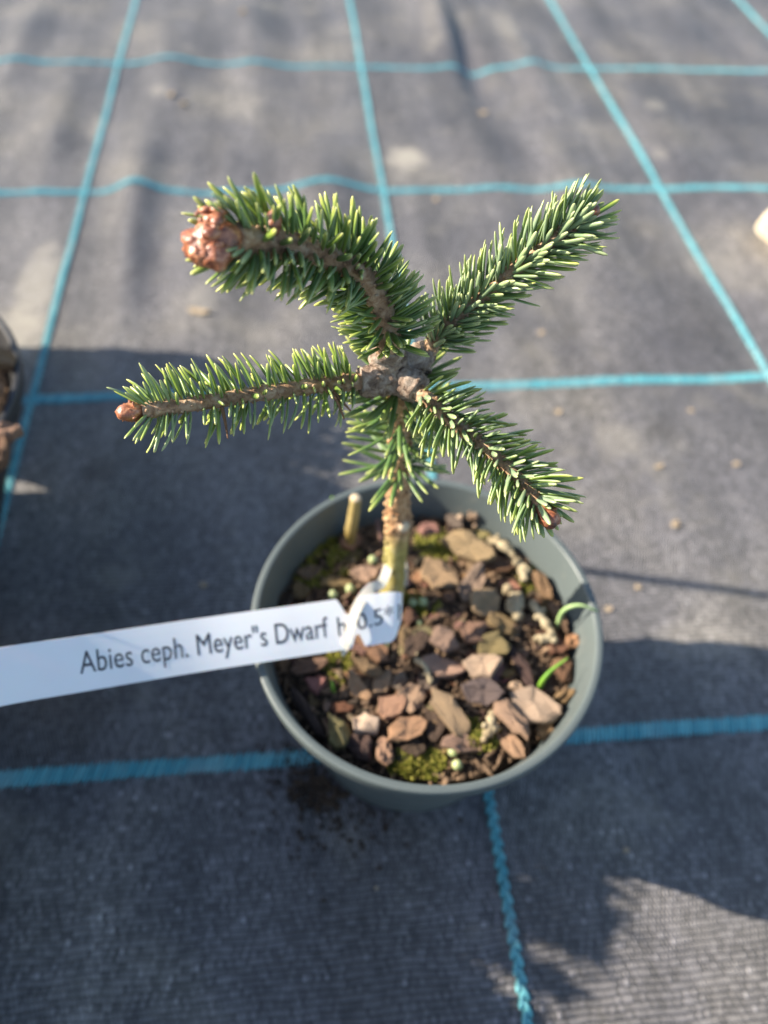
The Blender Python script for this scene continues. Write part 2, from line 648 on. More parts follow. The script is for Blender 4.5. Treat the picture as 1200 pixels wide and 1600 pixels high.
# ------------------------------------------------------------------ pots
def lathe(mb, prof, seg=96, c=(0, 0, 0)):
    v, f = [], []
    n = len(prof)
    for k in range(seg):
        a = 2 * math.pi * k / seg
        for r_, z_ in prof:
            v.append((c[0] + r_ * math.cos(a), c[1] + r_ * math.sin(a), c[2] + z_))
    for k in range(seg):
        k2 = (k + 1) % seg
        for i in range(n - 1):
            f.append((k * n + i, k2 * n + i, k2 * n + i + 1, k * n + i + 1))
    mb.add(v, f)


def make_pot(name, cx, cy_, mat, RR=.2718, H=.40, seg=96, taper=.70):
    loc = Vector((cx, cy_, 0)) * U
    root = empty(name, loc)
    k = U
    Rb = RR * taper
    zt = .003
    lip = .034
    body = [(0.0, zt + .010), (Rb * .8, zt + .010), (Rb * .97, zt + .002), (Rb, zt + .012)]
    body += [(Rb + (RR - .012 - Rb) * t, zt + .012 + (H - lip - .012) * t) for t in (0.25, .5, .75, 1.0)]
    inner = [(RR - .0115 - .0001, H - .002)] + [(RR - .0135 - (RR - Rb) * t * .95, H - .004 - (H - .03) * t) for t in (.04, .12, .25, .5, .75, 1.0)] + [(0, .026)]
    mb = MB()
    lathe(mb, [(r_ * k, z_ * k) for r_, z_ in body], seg, loc)
    mb.build('outer_wall', mat, root, True, loc)
    mb = MB()
    lathe(mb, [(r_ * k, z_ * k) for r_, z_ in inner], seg, loc)
    mb.build('inner_wall', mat, root, True, loc)
    e = .0025
    rim = [(RR - .014, H - lip + .0005), (RR - .004, H - lip - .001), (RR - .002, H - lip + .003), (RR - .0002, H - .010), (RR, H - .004), (RR - .0012, H - .0008), (RR - .003, H), (RR - .0095, H), (RR - .0118, H - .0010), (RR - .0128, H - .004)]
    mb = MB()
    lathe(mb, [(r_ * k, z_ * k) for r_, z_ in rim], seg, loc)
    mb.build('rim', mat, root, True, loc)
    return root


POT = (.0765, .612)
pot = make_pot('plant_pot', *POT, M['pot'], .270, .40, 128)
tag(pot, 'round grey-green plastic pot holding the small fir on the weed fabric', 'pot')
pot.rotation_euler = (math.radians(1.2), math.radians(0.4), 0)
SOIL_Z = .335
SOIL_R = .244


def soil_z(x, y, c=POT, z0=SOIL_Z):
    d = math.hypot(x - c[0], y - c[1]) / SOIL_R
    return z0 - .012 * d ** 3 + .010 * mnoise.noise(Vector((x * 9, y * 9, 1.1))) + .005 * mnoise.noise(Vector((x * 26, y * 26, 5.1)))


def make_soil(c, label, z0=SOIL_Z, R0=SOIL_R, seed=1, crumbs=1500, dome=0.0):
    mb = MB()
    nr, ns = 26, 72
    v, f = [], []

    def zz(x, y):
        d = math.hypot(x - c[0], y - c[1]) / R0
        return soil_z(x, y, c, z0) + dome * (1 - d * d)
    for i in range(nr + 1):
        r_ = R0 * 1.012 * i / nr
        for k in range(ns):
            a = 2 * math.pi * k / ns
            x, y = c[0] + r_ * math.cos(a), c[1] + r_ * math.sin(a)
            z = zz(x, y) - (0.02 if i == nr else 0)
            v.append((x * U, y * U, (z + .004 * mnoise.noise(Vector((x * 60, y * 60, seed)))) * U))
    for i in range(nr):
        for k in range(ns):
            k2 = (k + 1) % ns
            f.append((i * ns + k, i * ns + k2, (i + 1) * ns + k2, (i + 1) * ns + k))
    mb.add(v, f)
    loc = Vector((c[0], c[1], z0)) * U
    o = mb.build('potting_soil', M['soil'], None, True, loc)
    tag(o, label, 'soil', None, 'stuff')
    rg = random.Random(seed)
    mb = MB()
    for _ in range(crumbs):
        a, r_ = rg.uniform(0, 6.283), R0 * .99 * math.sqrt(rg.random())
        x, y = c[0] + r_ * math.cos(a), c[1] + r_ * math.sin(a)
        s_ = rg.choice((rg.uniform(.0018, .0045), rg.uniform(.0018, .0045), rg.uniform(.004, .0085))) * U
        d = (rg.gauss(0, 1), rg.gauss(0, 1), rg.gauss(0, .5))
        lump(mb, (x * U, y * U, zz(x, y) * U + s_ * .4), (s_ * rg.uniform(.4, .8), s_ * rg.uniform(.4, .8), s_ * rg.uniform(1, 2.4)), rot_to(d), .35, 1.2, rg.random() * 50, (0, 0, rg.random(), 1), ICO1)
    mb.build('crumbs', M['crumb'], o, False, loc, 'stuff')
    return o


make_soil(POT, 'dark potting soil with crumbs filling the grey-green pot', crumbs=2600)

# ------------------------------------------------------------------ fir: needles and shoots
NSEG = 6


def needle_template(rnd, curve=0.10):
    """unit needle along +z; x = width, y = thickness (-y is the pale underside)"""
    ts = [0, .06, .22, .5, .78, .93, 1.0]
    ws = [.45, .62, .92, 1.0, .95, .72, .30]
    v, c = [], []
    for t, w in zip(ts, ws):
        for k in range(NSEG):
            a = 2 * math.pi * (k + .5) / NSEG
            v.append((math.cos(a) * w, math.sin(a) * w * .52, t))
            c.append((t, 1.0 if math.sin(a) < -.3 else 0.0, rnd, 1))
    v.append((0, 0, 1.012))
    c.append((1, 0, rnd, 1))
    f = []
    n = len(ts)
    for i in range(n - 1):
        for k in range(NSEG):
            k2 = (k + 1) % NSEG
            f.append((i * NSEG + k, i * NSEG + k2, (i + 1) * NSEG + k2, (i + 1) * NSEG + k))
    for k in range(NSEG):
        f.append(((n - 1) * NSEG + k, (n - 1) * NSEG + (k + 1) % NSEG, n * NSEG))
    return np.array(v), f, np.array(c)


NT_V, NT_F, NT_C = needle_template(0.5)


def needle_verts(length, width, bend):
    v = NT_V.copy()
    v[:, 0] *= width * .5
    v[:, 1] *= width * .5
    z = v[:, 2].copy()
    v[:, 1] += bend * length * z * z
    v[:, 2] = z * length
    return v


SHARED = {}


def shared_needle(k):
    """a few unit-size needle meshes shared by all single needles"""
    if k not in SHARED:
        mb = MB()
        v = needle_verts(1.0, .105, (.06, .12, .18)[k % 3])
        c = NT_C.copy()
        c[:, 2] = (0.05, .3, .55, .8)[k // 3]
        mb.add(v, NT_F, c)
        SHARED[k] = mb.mesh('needle', M['needle'])
    return SHARED[k]


VIEW = np.array([0, -.74, .67])


def shoot_needles(path, n, rg, length, width=.0013, t0=0.0, t1=1.0, rad=None, fang=(50, 72), bare=VIEW, bare_p=.55, upb=.15, tipfan=True, down_thin=0.0, dark=(0, 1)):
    """list of (matrix3, base point, length, width, bend, random)"""
    path = np.asarray(path, float)
    T, N, B = frames(path)
    m = len(path)
    out = []
    for k in range(n):
        t = t0 + (t1 - t0) * (k + rg.uniform(-.4, .4)) / n
        t = min(max(t, 0), 1)
        i = t * (m - 1)
        i0 = min(int(i), m - 2)
        w = i - i0
        p = path[i0] * (1 - w) + path[i0 + 1] * w
        ax = T[i0]
        a = k * 2.39996 + rg.uniform(-.35, .35)
        rdl = math.cos(a) * N[i0] + math.sin(a) * B[i0]
        fac = 1.0
        if bare is not None and rdl.dot(bare) > .62 and rg.random() < bare_p:
            continue
        if rdl[2] < -.3 and rg.random() < down_thin:
            continue
        fa = math.radians(rg.uniform(*fang))
        if tipfan and t > .9:
            fa *= 1 - .45 * (t - .9) / .1
        d = math.cos(fa) * ax + math.sin(fa) * rdl + np.array([0, 0, upb])
        d += np.array([rg.gauss(0, .055), rg.gauss(0, .055), rg.gauss(0, .055)])
        d /= np.linalg.norm(d)
        # width direction: perpendicular to needle and to the shoot axis
        x = np.cross(d, ax)
        x /= np.linalg.norm(x) + 1e-9
        y = np.cross(d, x)
        if y.dot(ax) < 0:
            x, y = -x, -y
        tw = rg.gauss(0, .35)
        x, y = x * math.cos(tw) + y * math.sin(tw), -x * math.sin(tw) + y * math.cos(tw)
        mt = np.stack([x, y, d], axis=1)
        if np.linalg.det(mt) < 0:
            mt[:, 0] *= -1
        Ln = length * rg.uniform(.78, 1.12) * fac
        if t > .93:
            Ln *= .78
        if bare is not None and rdl.dot(bare) > .5:
            Ln *= .82
        r_ = rad(t) if rad else .001
        out.append((mt, p + rdl * r_ * .75, Ln, width * rg.uniform(.85, 1.12), rg.uniform(.02, .18), rg.uniform(*dark)))
    return out


def place_needles(nd, parent, n_single, origin, name='needles'):
    """n_single largest in view become objects of their own, the rest one mesh"""
    def size(q):
        a = Vector(q[1])
        b = a + Vector(q[0][:, 2]) * q[2]
        (x0, y0), (x1, y1) = proj(a), proj(b)
        return math.hypot(x1 - x0, y1 - y0)
    order = sorted(range(len(nd)), key=lambda i: -size(nd[i]))
    single = set(order[:n_single])
    mb = MB()
    for i, (mt, p, L, W, bend, rnd) in enumerate(nd):
        if i in single:
            kk = min(3, int(rnd * 4)) * 3 + min(2, int(bend / .06))
            o = bpy.data.objects.new('needle', shared_needle(kk))
            C.objects.link(o)
            sc = Matrix.Diagonal((W / .105, W / .105, L)).to_4x4()
            m4 = Matrix(mt.tolist()).to_4x4()
            m4 = m4 @ Matrix.Diagonal((W / .105, L, L)).to_4x4() if False else m4 @ sc
            m4.translation = Vector(p)
            o.parent = parent
            o.matrix_parent_inverse = inv_world(parent)
            o.matrix_basis = m4
        else:
            v = needle_verts(L, W, bend * .5) @ mt.T + p
            c = NT_C.copy()
            c[:, 2] = rnd
            mb.add(v, NT_F, c)
    if mb.n:
        mb.build(name, M['needle'], parent, True, origin, 'stuff')


def stem(mb, path, rad, rough=.22, rf=520, pegs=0, rg=None, seg=12, seed=0):
    tube(mb, path, rad, seg, rough, rf, None, seed)
    if pegs:
        T, N, B = frames(path)
        m = len(path)
        for k in range(pegs):
            t = (k + .5) / pegs
            i = min(int(t * (m - 1)), m - 2)
            a = k * 2.39996 + rg.uniform(-.2, .2)
            d = math.cos(a) * N[i] + math.sin(a) * B[i]
            r_ = rad[i]
            q = path[i] + d * r_ * .95
            s_ = rg.uniform(.0004, .0006)
            lump(mb, q, (s_, s_, s_ * 1.3), rot_to(d + .6 * T[i]), .2, 1.2, k, (t, 0, 0, 1), ICO1)


hubz = .83
HUB = P(622, 578, hubz)
base_p = P(612, 952, .315)
tree = empty('dwarf_fir', base_p)
tag(tree, 'small dwarf fir with four needled branches growing in the grey-green pot', 'plant')
rg = random.Random(11)

# trunk: (pixel x, pixel y, height, radius m)
tk = [(612, 960, .300, .0047), (613, 935, .345, .0045), (617, 885, .425, .0040), (621, 840, .490, .0043), (622, 815, .525, .0046),
      (622, 770, .585, .0039), (624, 715, .660, .0033), (625, 650, .740, .0032), (624, 600, .805, .0040), (622, 575, .835, .0046)]
tpath = catmull([P(x, y, z) for x, y, z, r_ in tk], 60)
trad = np.interp(np.linspace(0, 1, 60), np.linspace(0, 1, len(tk)), [q[3] for q in tk])
mb = MB()
tube(mb, tpath, trad, 18, .16, 420, None, 3)
T_, N_, B_ = frames(tpath)
for k in range(150):                                   # leaf cushions left by fallen needles
    t = .44 + .50 * k / 150
    i = int(t * 59)
    a = k * 2.39996 + rg.uniform(-.3, .3)
    d = math.cos(a) * N_[i] + math.sin(a) * B_[i]
    q = tpath[i] + d * trad[i] * .98
    s_ = rg.uniform(.0006, .0011)
    lump(mb, q, (s_ * 1.1, s_, s_ * 1.2), rot_to(d), .25, 1.3, k, (t, 0, 0, 1), ICO1)
for k in range(26):                                    # knobbly ridge down the sunny side
    t = .14 + .30 * k / 26
    i = int(t * 59)
    d = np.array([-.93, -.36, .1]) + np.array([0, rg.uniform(-.1, .1), 0])
    s_ = rg.uniform(.0007, .0013)
    lump(mb, tpath[i] + d * trad[i] * .95, (s_, s_, s_ * 1.5), rot_to(T_[i]), .3, 1.3, k + 90, (t, 0, 0, 1), ICO1)
trunk = mb.build('trunk', M['trunk'], tree, True, base_p)
# pruning scar: round cut end with a raised collar
sc = P(630, 812, .525) + Vector((0, -.0042, .0022))
sdn = np.array((Vector((.25, -.85, .45))).normalized())
mb = MB()
tube(mb, [np.array(sc) - sdn * .004, np.array(sc) - sdn * .001, np.array(sc) + sdn * .0006, np.array(sc) + sdn * .0012], [.0036, .0034, .0030, .0024], 16, .18, 500)
scar = mb.build('pruning_scar', M['twig'], trunk, True, base_p)
mb = MB()
tube(mb, [np.array(sc) + sdn * .0008, np.array(sc) + sdn * .0017], [.0021, .0018], 14, .08, 500)
mb.build('cut_face', M['wood'], trunk, True, base_p)

nd = shoot_needles(tpath, 140, rg, .0158, .0017, .62, .93, lambda t: .0033, (62, 88), None, 0, -.10, False, 0, (.55, 1))
place_needles(nd, trunk, 40, base_p)

# woody hub where the branches meet, with short bark-covered stubs
mb = MB()
lump(mb, HUB, (.0050, .0045, .0052), None, .35, 1.6, 2, (0, 0, 0, 1), ICO3)
lump(mb, P(612, 572, .845), (.0042, .0038, .0048), None, .4, 1.8, 5, (0, 0, 0, 1), ICO3)
lump(mb, P(648, 562, .84), (.0042, .0040, .0040), None, .4, 1.8, 6, (0, 0, 0, 1), ICO3)
for pts, rs in (
        ([(622, 585, .832), (590, 594, .832), (562, 596, .835)], [.0052, .0048, .0038]),
        ([(622, 585, .832), (640, 600, .832), (655, 612, .832)], [.0050, .0046, .0036]),
        ([(625, 575, .835), (650, 562, .842), (672, 545, .852)], [.0048, .0042, .0030]),
        ([(615, 578, .835), (606, 560, .855), (606, 540, .875)], [.0052, .0050, .0040])):
    pth = catmull([P(*q) for q in pts], 16)
    tube(mb, pth, np.interp(np.linspace(0, 1, 16), [0, .5, 1], rs), 18, .26, 480, None, rs[1] * 9000)
rgh = random.Random(5)
for k in range(70):                                     # flaking bark scales
    d = Vector((rgh.gauss(0, 1), rgh.gauss(0, .8), rgh.gauss(0.1, .8))).normalized()
    q = HUB + Vector((d.x * .0088, d.y * .0052, d.z * .0048))
    s_ = rgh.uniform(.0007, .0016)
    lump(mb, q, (s_ * 1.6, s_, s_ * .35), rot_to(d + Vector((rgh.gauss(0, .4), rgh.gauss(0, .4), rgh.gauss(0, .4)))), .4, 1.5, k, (0, 0, 0, 1), ICO1)
mb.build('branch_hub', M['hub'], tree, True, base_p)

BR = {
    'leader': dict(pts=[(606, 545, .87), (602, 500, .915), (575, 440, .962), (520, 404, .998), (440, 382, 1.028), (362, 376, 1.048)],
                   rad=[.0034, .0031, .0029, .0028, .0029, .0036], n=450, L=.0116, W=.00150, fang=(52, 80), single=80, dt=.0, upb=.05, bp=.62, dark=(.05, 1)),
    'left': dict(pts=[(566, 596, .835), (500, 602, .842), (400, 616, .855), (300, 632, .865), (222, 642, .870)],
                 rad=[.0022, .0020, .0019, .0018, .0018], n=310, L=.0099, W=.00140, fang=(72, 88), single=60, dt=.35, upb=.14, bp=.6, dark=(0, .8)),
    'upright': dict(pts=[(668, 548, .852), (710, 500, .890), (780, 440, .935), (850, 385, .975), (912, 340, 1.005)],
                    rad=[.0024, .0020, .0018, .0017, .0017], n=370, L=.0112, W=.00132, fang=(42, 64), single=65, dt=.0, upb=.10, bp=.22, dark=(.0, .8)),
    'lowright': dict(pts=[(652, 610, .832), (700, 652, .835), (760, 700, .838), (810, 748, .838), (845, 792, .836)],
                     rad=[.0022, .0018, .0017, .0016, .0016], n=240, L=.0112, W=.00142, fang=(45, 68), single=55, dt=.1, upb=.02, bp=.28, dark=(.05, .85)),
}
for nm, b in BR.items():
    pth = catmull([P(*q) for q in b['pts']], 46)
    rad = np.interp(np.linspace(0, 1, 46), np.linspace(0, 1, len(b['rad'])), b['rad'])
    mb = MB()
    stem(mb, pth, rad, .20, 520, 130, rg, 14, len(nm))
    br = mb.build('branch', M['twig'], tree, True, base_p)
    nd = shoot_needles(pth, b['n'], rg, b['L'], b['W'], .05, 1.0, lambda t: rad[min(45, int(t * 45))], b['fang'], VIEW, b['bp'], b['upb'], True, b['dt'], b['dark'])
    place_needles(nd, br, b['single'], base_p)
    # terminal buds
    tip, ax = pth[-1], pth[-1] - pth[-4]
    ax = ax / np.linalg.norm(ax)
    mb = MB()
    if nm == 'leader':
        tipc = np.array(P(332, 372, 1.055))
        rb_ = random.Random(4)
        for (x, y, dz, s_) in ((316, 382, 0, .0036), (334, 352, .002, .0030), (345, 378, .002, .0042), (322, 396, 0, .0029), (306, 376, 0, .0024), (340, 398, 0, .0030), (356, 360, .004, .0028), (330, 370, .008, .0034), (312, 394, .002, .0022)):
            lump(mb, np.array(P(x, y, 1.05 + dz)), (s_, s_ * .95, s_ * .95), None, .35, 1.9, x, (0, 0, 0, 1), ICO3)
        for k in range(22):
            d = Vector((rb_.gauss(0, 1), rb_.gauss(0, 1), rb_.gauss(.3, 1))).normalized()
            s_ = rb_.uniform(.0006, .0017)
            lump(mb, tipc + np.array(d) * .0052, (s_ * 1.3, s_, s_ * .6), rot_to(d), .4, 1.6, k, (0, 0, 0, 1), ICO1)
        mb.build('bud', M['bud'], br, True, base_p)
        mb = MB()
        q = np.array(P(428, 348, 1.055))
        lump(mb, q, (.0016, .0016, .0026), rot_to((.1, .5, .8)), .25, 2, 8, (0, 0, 0, 1), ICO3)
        mb.build('bud', M['bud'], br, True, base_p)
    else:
        s_ = {'left': .0026, 'upright': .0018, 'lowright': .0027}[nm]
        lump(mb, tip + ax * s_ * 1.1, (s_ * .9, s_ * .9, s_ * 1.25), rot_to(ax), .22, 1.8, 3, (0, 0, 0, 1), ICO3)
        for k in range(16):
            a = k * 2.4
            x, y = np.cross(ax, [0, 0, 1]), None
            x /= np.linalg.norm(x)
            y = np.cross(ax, x)
            d = x * math.cos(a) + y * math.sin(a) + ax * (.2 + .05 * k)
            d /= np.linalg.norm(d)
            lump(mb, tip + ax * s_ * (.4 + .08 * k) + (x * math.cos(a) + y * math.sin(a)) * s_ * (.85 - .035 * k), (s_ * .3, s_ * .12, s_ * .5), rot_to(d), .3, 1.5, k, (0, 0, 0, 1), ICO1)
        mb.build('bud', M['bud'], br, True, base_p)
        if nm == 'left':                                # withered needles still hanging from this branch
            for pts in ([(520, 612, .842), (535, 628, .836), (548, 642, .83)], [(520, 614, .842), (530, 634, .835), (538, 655, .828)], [(345, 628, .86), (352, 660, .85), (356, 685, .846)]):
                mb = MB()
                tube(mb, catmull([P(*q) for q in pts], 8), np.linspace(.0006, .0002, 8), 6)
                mb.build('withered_needle', M['deadneedle'], br, True, base_p)

# ------------------------------------------------------------------ plant label
LW = .0745 * U
kn = [(-330, 1128, .60), (-150, 1090, .545), (0, 1058, .505), (130, 1037, .475), (300, 1010, .450), (450, 988, .438), (545, 974, .432), (590, 967, .430), (618, 963, .427), (630, 961, .418)]
LP_ = catmull([P(*q) for q in kn], 400)
LS = np.concatenate([[0], np.cumsum(np.linalg.norm(np.diff(LP_, axis=0), axis=1))])
LT = np.gradient(LP_, axis=0)
LT /= np.linalg.norm(LT, axis=1)[:, None]
wref = np.array([0, math.cos(math.radians(36)), math.sin(math.radians(36))])
Lpx = np.array([proj(Vector(p))[0] for p in LP_])


def label_pt(s, v, off=0.0):
    p = np.array([np.interp(s, LS, LP_[:, k]) for k in range(3)])
    t = np.array([np.interp(s, LS, LT[:, k]) for k in range(3)])
    t /= np.linalg.norm(t)
    w = wref - t * wref.dot(t)
    w /= np.linalg.norm(w)
    n = np.cross(t, w)
    if n[2] < 0:
        n = -n
    return p + w * v + n * (off - .06 * v * v / LW)


def s_at(px):
    return float(np.interp(px, Lpx, LS))


lab = empty('plant_label', P(612, 965, .42))
tag(lab, 'white plastic loop label printed with plant name, tied round the fir trunk', 'label')
mb = MB()
ss = sorted(set(list(np.linspace(s_at(-300), s_at(530), 60)) + [s_at(x) for x in (533, 536, 539, 542, 545, 548, 551, 554, 557, 560, 563, 566)] + list(np.linspace(s_at(569), s_at(627), 18))))
v, f = [], []
NV = 7
for s in ss:
    x = float(np.interp(s, LS, Lpx))
    top, bot = .5, -.5
    if 532 < x < 566:
        q = 1 - abs((x - 548) / 17.0)
        top = .5 - .32 * min(1, q * 1.5)
        bot = -.5 + .26 * min(1, max(0, 1 - abs((x - 556) / 10.0)) * 1.5)
    if x > 600:
        q = (x - 600) / 27.0
        bot = -.5 + .42 * q ** 3
        top = .5 - .05 * q ** 4
    if x < -270:
        q = (-270 - x) / 30.0
        top, bot = .5 - .35 * q * q, -.5 + .35 * q * q
    for side in (1, -1):
        for j in range(NV):
            vv = bot + (top - bot) * j / (NV - 1)
            v.append(label_pt(s, vv * LW, side * .00018))
m = 2 * NV
for i in range(len(ss) - 1):
    a, b = i * m, (i + 1) * m
    for j in range(NV - 1):
        f.append((a + j, b + j, b + j + 1, a + j + 1))
        f.append((a + NV + j + 1, b + NV + j + 1, b + NV + j, a + NV + j))
    f.append((a, a + NV, b + NV, b))
    f.append((a + NV - 1, b + NV - 1, b + 2 * NV - 1, a + 2 * NV - 1))
f.append([j for j in range(NV)] + [NV + j for j in range(NV - 1, -1, -1)])
e = (len(ss) - 1) * m
f.append([e + j for j in range(NV - 1, -1, -1)] + [e + NV + j for j in range(NV)])
mb.add(v, f)
strip = mb.build('label_strip', M['label'], lab, False, lab.location)


def print_text(txt, x0, x1, v0, v1, cap):
    """flat lettering laid on the strip from pixel x0 to x1; v0/v1 baseline at both ends, cap height (fractions of label width)"""
    cu = bpy.data.curves.new('txt', 'FONT')
    cu.body = txt
    cu.resolution_u = 4
    ob = bpy.data.objects.new('txt', cu)
    C.objects.link(ob)
    dg = bpy.context.evaluated_depsgraph_get()
    me_ = bpy.data.meshes.new_from_object(ob.evaluated_get(dg))
    bpy.data.objects.remove(ob)
    import bmesh
    bm = bmesh.new()
    bm.from_mesh(me_)
    xs = [q.co.x for q in bm.verts]
    a, b = min(xs), max(xs)
    s0, s1 = s_at(x0), s_at(x1)
    for q in bm.verts:
        t = (q.co.x - a) / (b - a)
        p = label_pt(s0 + (s1 - s0) * t, (v0 + (v1 - v0) * t + q.co.y / .73 * cap) * LW, .00026)
        q.co = Vector(p) - lab.location
    bm.to_mesh(me_)
    bm.free()
    me_.materials.clear()
    me_.materials.append(M['ink'])
    me_.name = 'printed_text'
    o = link('printed_text', me_, strip, lab.location)
    return o


print_text('Abies ceph. Meyer"s Dwarf', 124, 512, -.17, -.20, .42)
print_text('h', 527, 540, -.22, -.22, .40)
print_text('0.5*1', 557, 624, -.16, -.08, .34)

# narrow tail of the label: up through the notch, round the trunk and back under the end
mb = MB()
tp = [P(536, 1024, .395), P(543, 1000, .425), P(550, 972, .442), P(560, 945, .448), P(578, 921, .446), P(598, 908, .440)]
tc = P(616, 905, .395)
tp += [Vector((tc.x - .001, tc.y + .0062, .430 * U)), Vector((tc.x + .0032, tc.y + .0050, .405 * U)), Vector((tc.x + .0040, tc.y + .001, .37 * U))]
pth = catmull(tp, 60)
T, N, B = frames(pth)
wd = np.interp(np.linspace(0, 1, 60), [0, .06, .2, .5, 1], [.0005, .0012, .0015, .0020, .0012])
v, f = [], []
for i in range(60):
    side = np.cross(T[i], np.array([-.15, -.60, .78]))
    side /= np.linalg.norm(side)
    nn = np.cross(T[i], side)
    for a, b in ((-1, -1), (1, -1), (1, 1), (-1, 1)):
        v.append(pth[i] + side * wd[i] * a + nn * .0003 * b)
for i in range(59):
    for k in range(4):
        f.append((i * 4 + k, i * 4 + (k + 1) % 4, (i + 1) * 4 + (k + 1) % 4, (i + 1) * 4 + k))
f += [(3, 2, 1, 0), (59 * 4, 59 * 4 + 1, 59 * 4 + 2, 59 * 4 + 3)]
mb.add(v, f)
mb.build('loop_strap', M['strap'], lab, False, lab.location)


# ------------------------------------------------------------------ bark mulch
def chip_mesh(seed, shape='slab'):
    """unit chip: an angular, slightly curled flake of bark, about -.5...5 on each axis"""
    g = random.Random(seed)
    nc = g.choice((5, 6, 6, 7, 8))
    angs = sorted((k + g.uniform(-.33, .33)) / nc * 2 * math.pi for k in range(nc))
    cs = [(math.cos(a) * .5 * g.uniform(.78, 1.08), math.sin(a) * .5 * g.uniform(.72, 1.08)) for a in angs]
    out = []
    for k in range(nc):                                   # corners with slightly ragged sides between them
        (x0, y0), (x1, y1) = cs[k], cs[(k + 1) % nc]
        for t in (.0, .12, .5, .88):
            b = .045 * g.uniform(-1, 1.4) if t == .5 else .012 * g.uniform(-1, 1)
            q = 1 + b * 2
            out.append(((x0 + (x1 - x0) * t) * q, (y0 + (y1 - y0) * t) * q))
    n = len(out)
    bx, by, tw = g.uniform(-.55, .75), g.uniform(-.3, .5), g.uniform(-.5, .5)
    sd = g.random() * 90

    def bend(x, y):
        return bx * (x * x * 4 - .4) + by * (y * y * 4 - .4) + tw * x * y * 4 + .55 * mnoise.noise(Vector((x * 3.2, y * 3.2, sd))) + .25 * mnoise.noise(Vector((x * 8, y * 8, sd)))
    v = []
    for sc_, z in ((.35, -.5), (.82, -.48), (.97, -.22), (1.0, .22), (.94, .44), (.66, .50), (.33, .52)):
        for x, y in out:
            j = 1 + g.uniform(-.03, .03)
            x_, y_ = x * sc_ * j, y * sc_ * j
            v.append((x_, y_, z + bend(x_, y_)))
    v.append((0, 0, .53 + bend(0, 0)))
    v.append((0, 0, -.5 + bend(0, 0)))
    f = []
    for i in range(6):
        for k in range(n):
            k2 = (k + 1) % n
            f.append((i * n + k, i * n + k2, (i + 1) * n + k2, (i + 1) * n + k))
    for k in range(n):
        k2 = (k + 1) % n
        f.append((6 * n + k, 6 * n + k2, 7 * n))
        f.append((k2, k, 7 * n + 1))
    mb_ = MB()
    mb_.add(v, f)
    me_ = mb_.mesh('bark_chip', M['chip'])
    me_.set_sharp_from_angle(angle=math.radians(38))
    return me_


CHIPS = [chip_mesh(100 + k) for k in range(26)]
TAN, PINK, MAUVE, DARK, GREY, PALE, ORANGE, OLIVE, CREAM, RED, BROWN = ((.33, .215, .135), (.35, .23, .155), (.25, .17, .13), (.075, .048, .038), (.135, .105, .09),
                                                                      (.42, .325, .24), (.37, .225, .125), (.22, .165, .075), (.50, .44, .32), (.155, .08, .048), (.21, .13, .08))


def chip(name, x, y, L, W, ang, col, label, group=None, T=None, lift=0.0, tilt=None, zoff=0.0, mesh=None, g=R, cat='bark chip'):
    p = P(x, y, SOIL_Z + .005)
    z = soil_z(p.x / U, p.y / U)
    p = P(x, y, z + zoff)
    k = depth(p) / FPX
    L, W = L * k, W * k
    T = T * k if T else min(L, W) * g.uniform(.28, .42)
    me_ = mesh or g.choice(CHIPS)
    o = bpy.data.objects.new(name, me_)
    C.objects.link(o)
    o.scale = (L, W, T)
    tl = tilt or (g.uniform(-16, 16), g.uniform(-14, 14))
    o.rotation_euler = (math.radians(tl[0]), math.radians(tl[1]), math.radians(ang))
    o.location = p + Vector((0, 0, T * .42 + lift * U))
    o.color = (*[c * g.uniform(.92, 1.08) for c in col], 1)
    tag(o, label, cat, group)
    return o


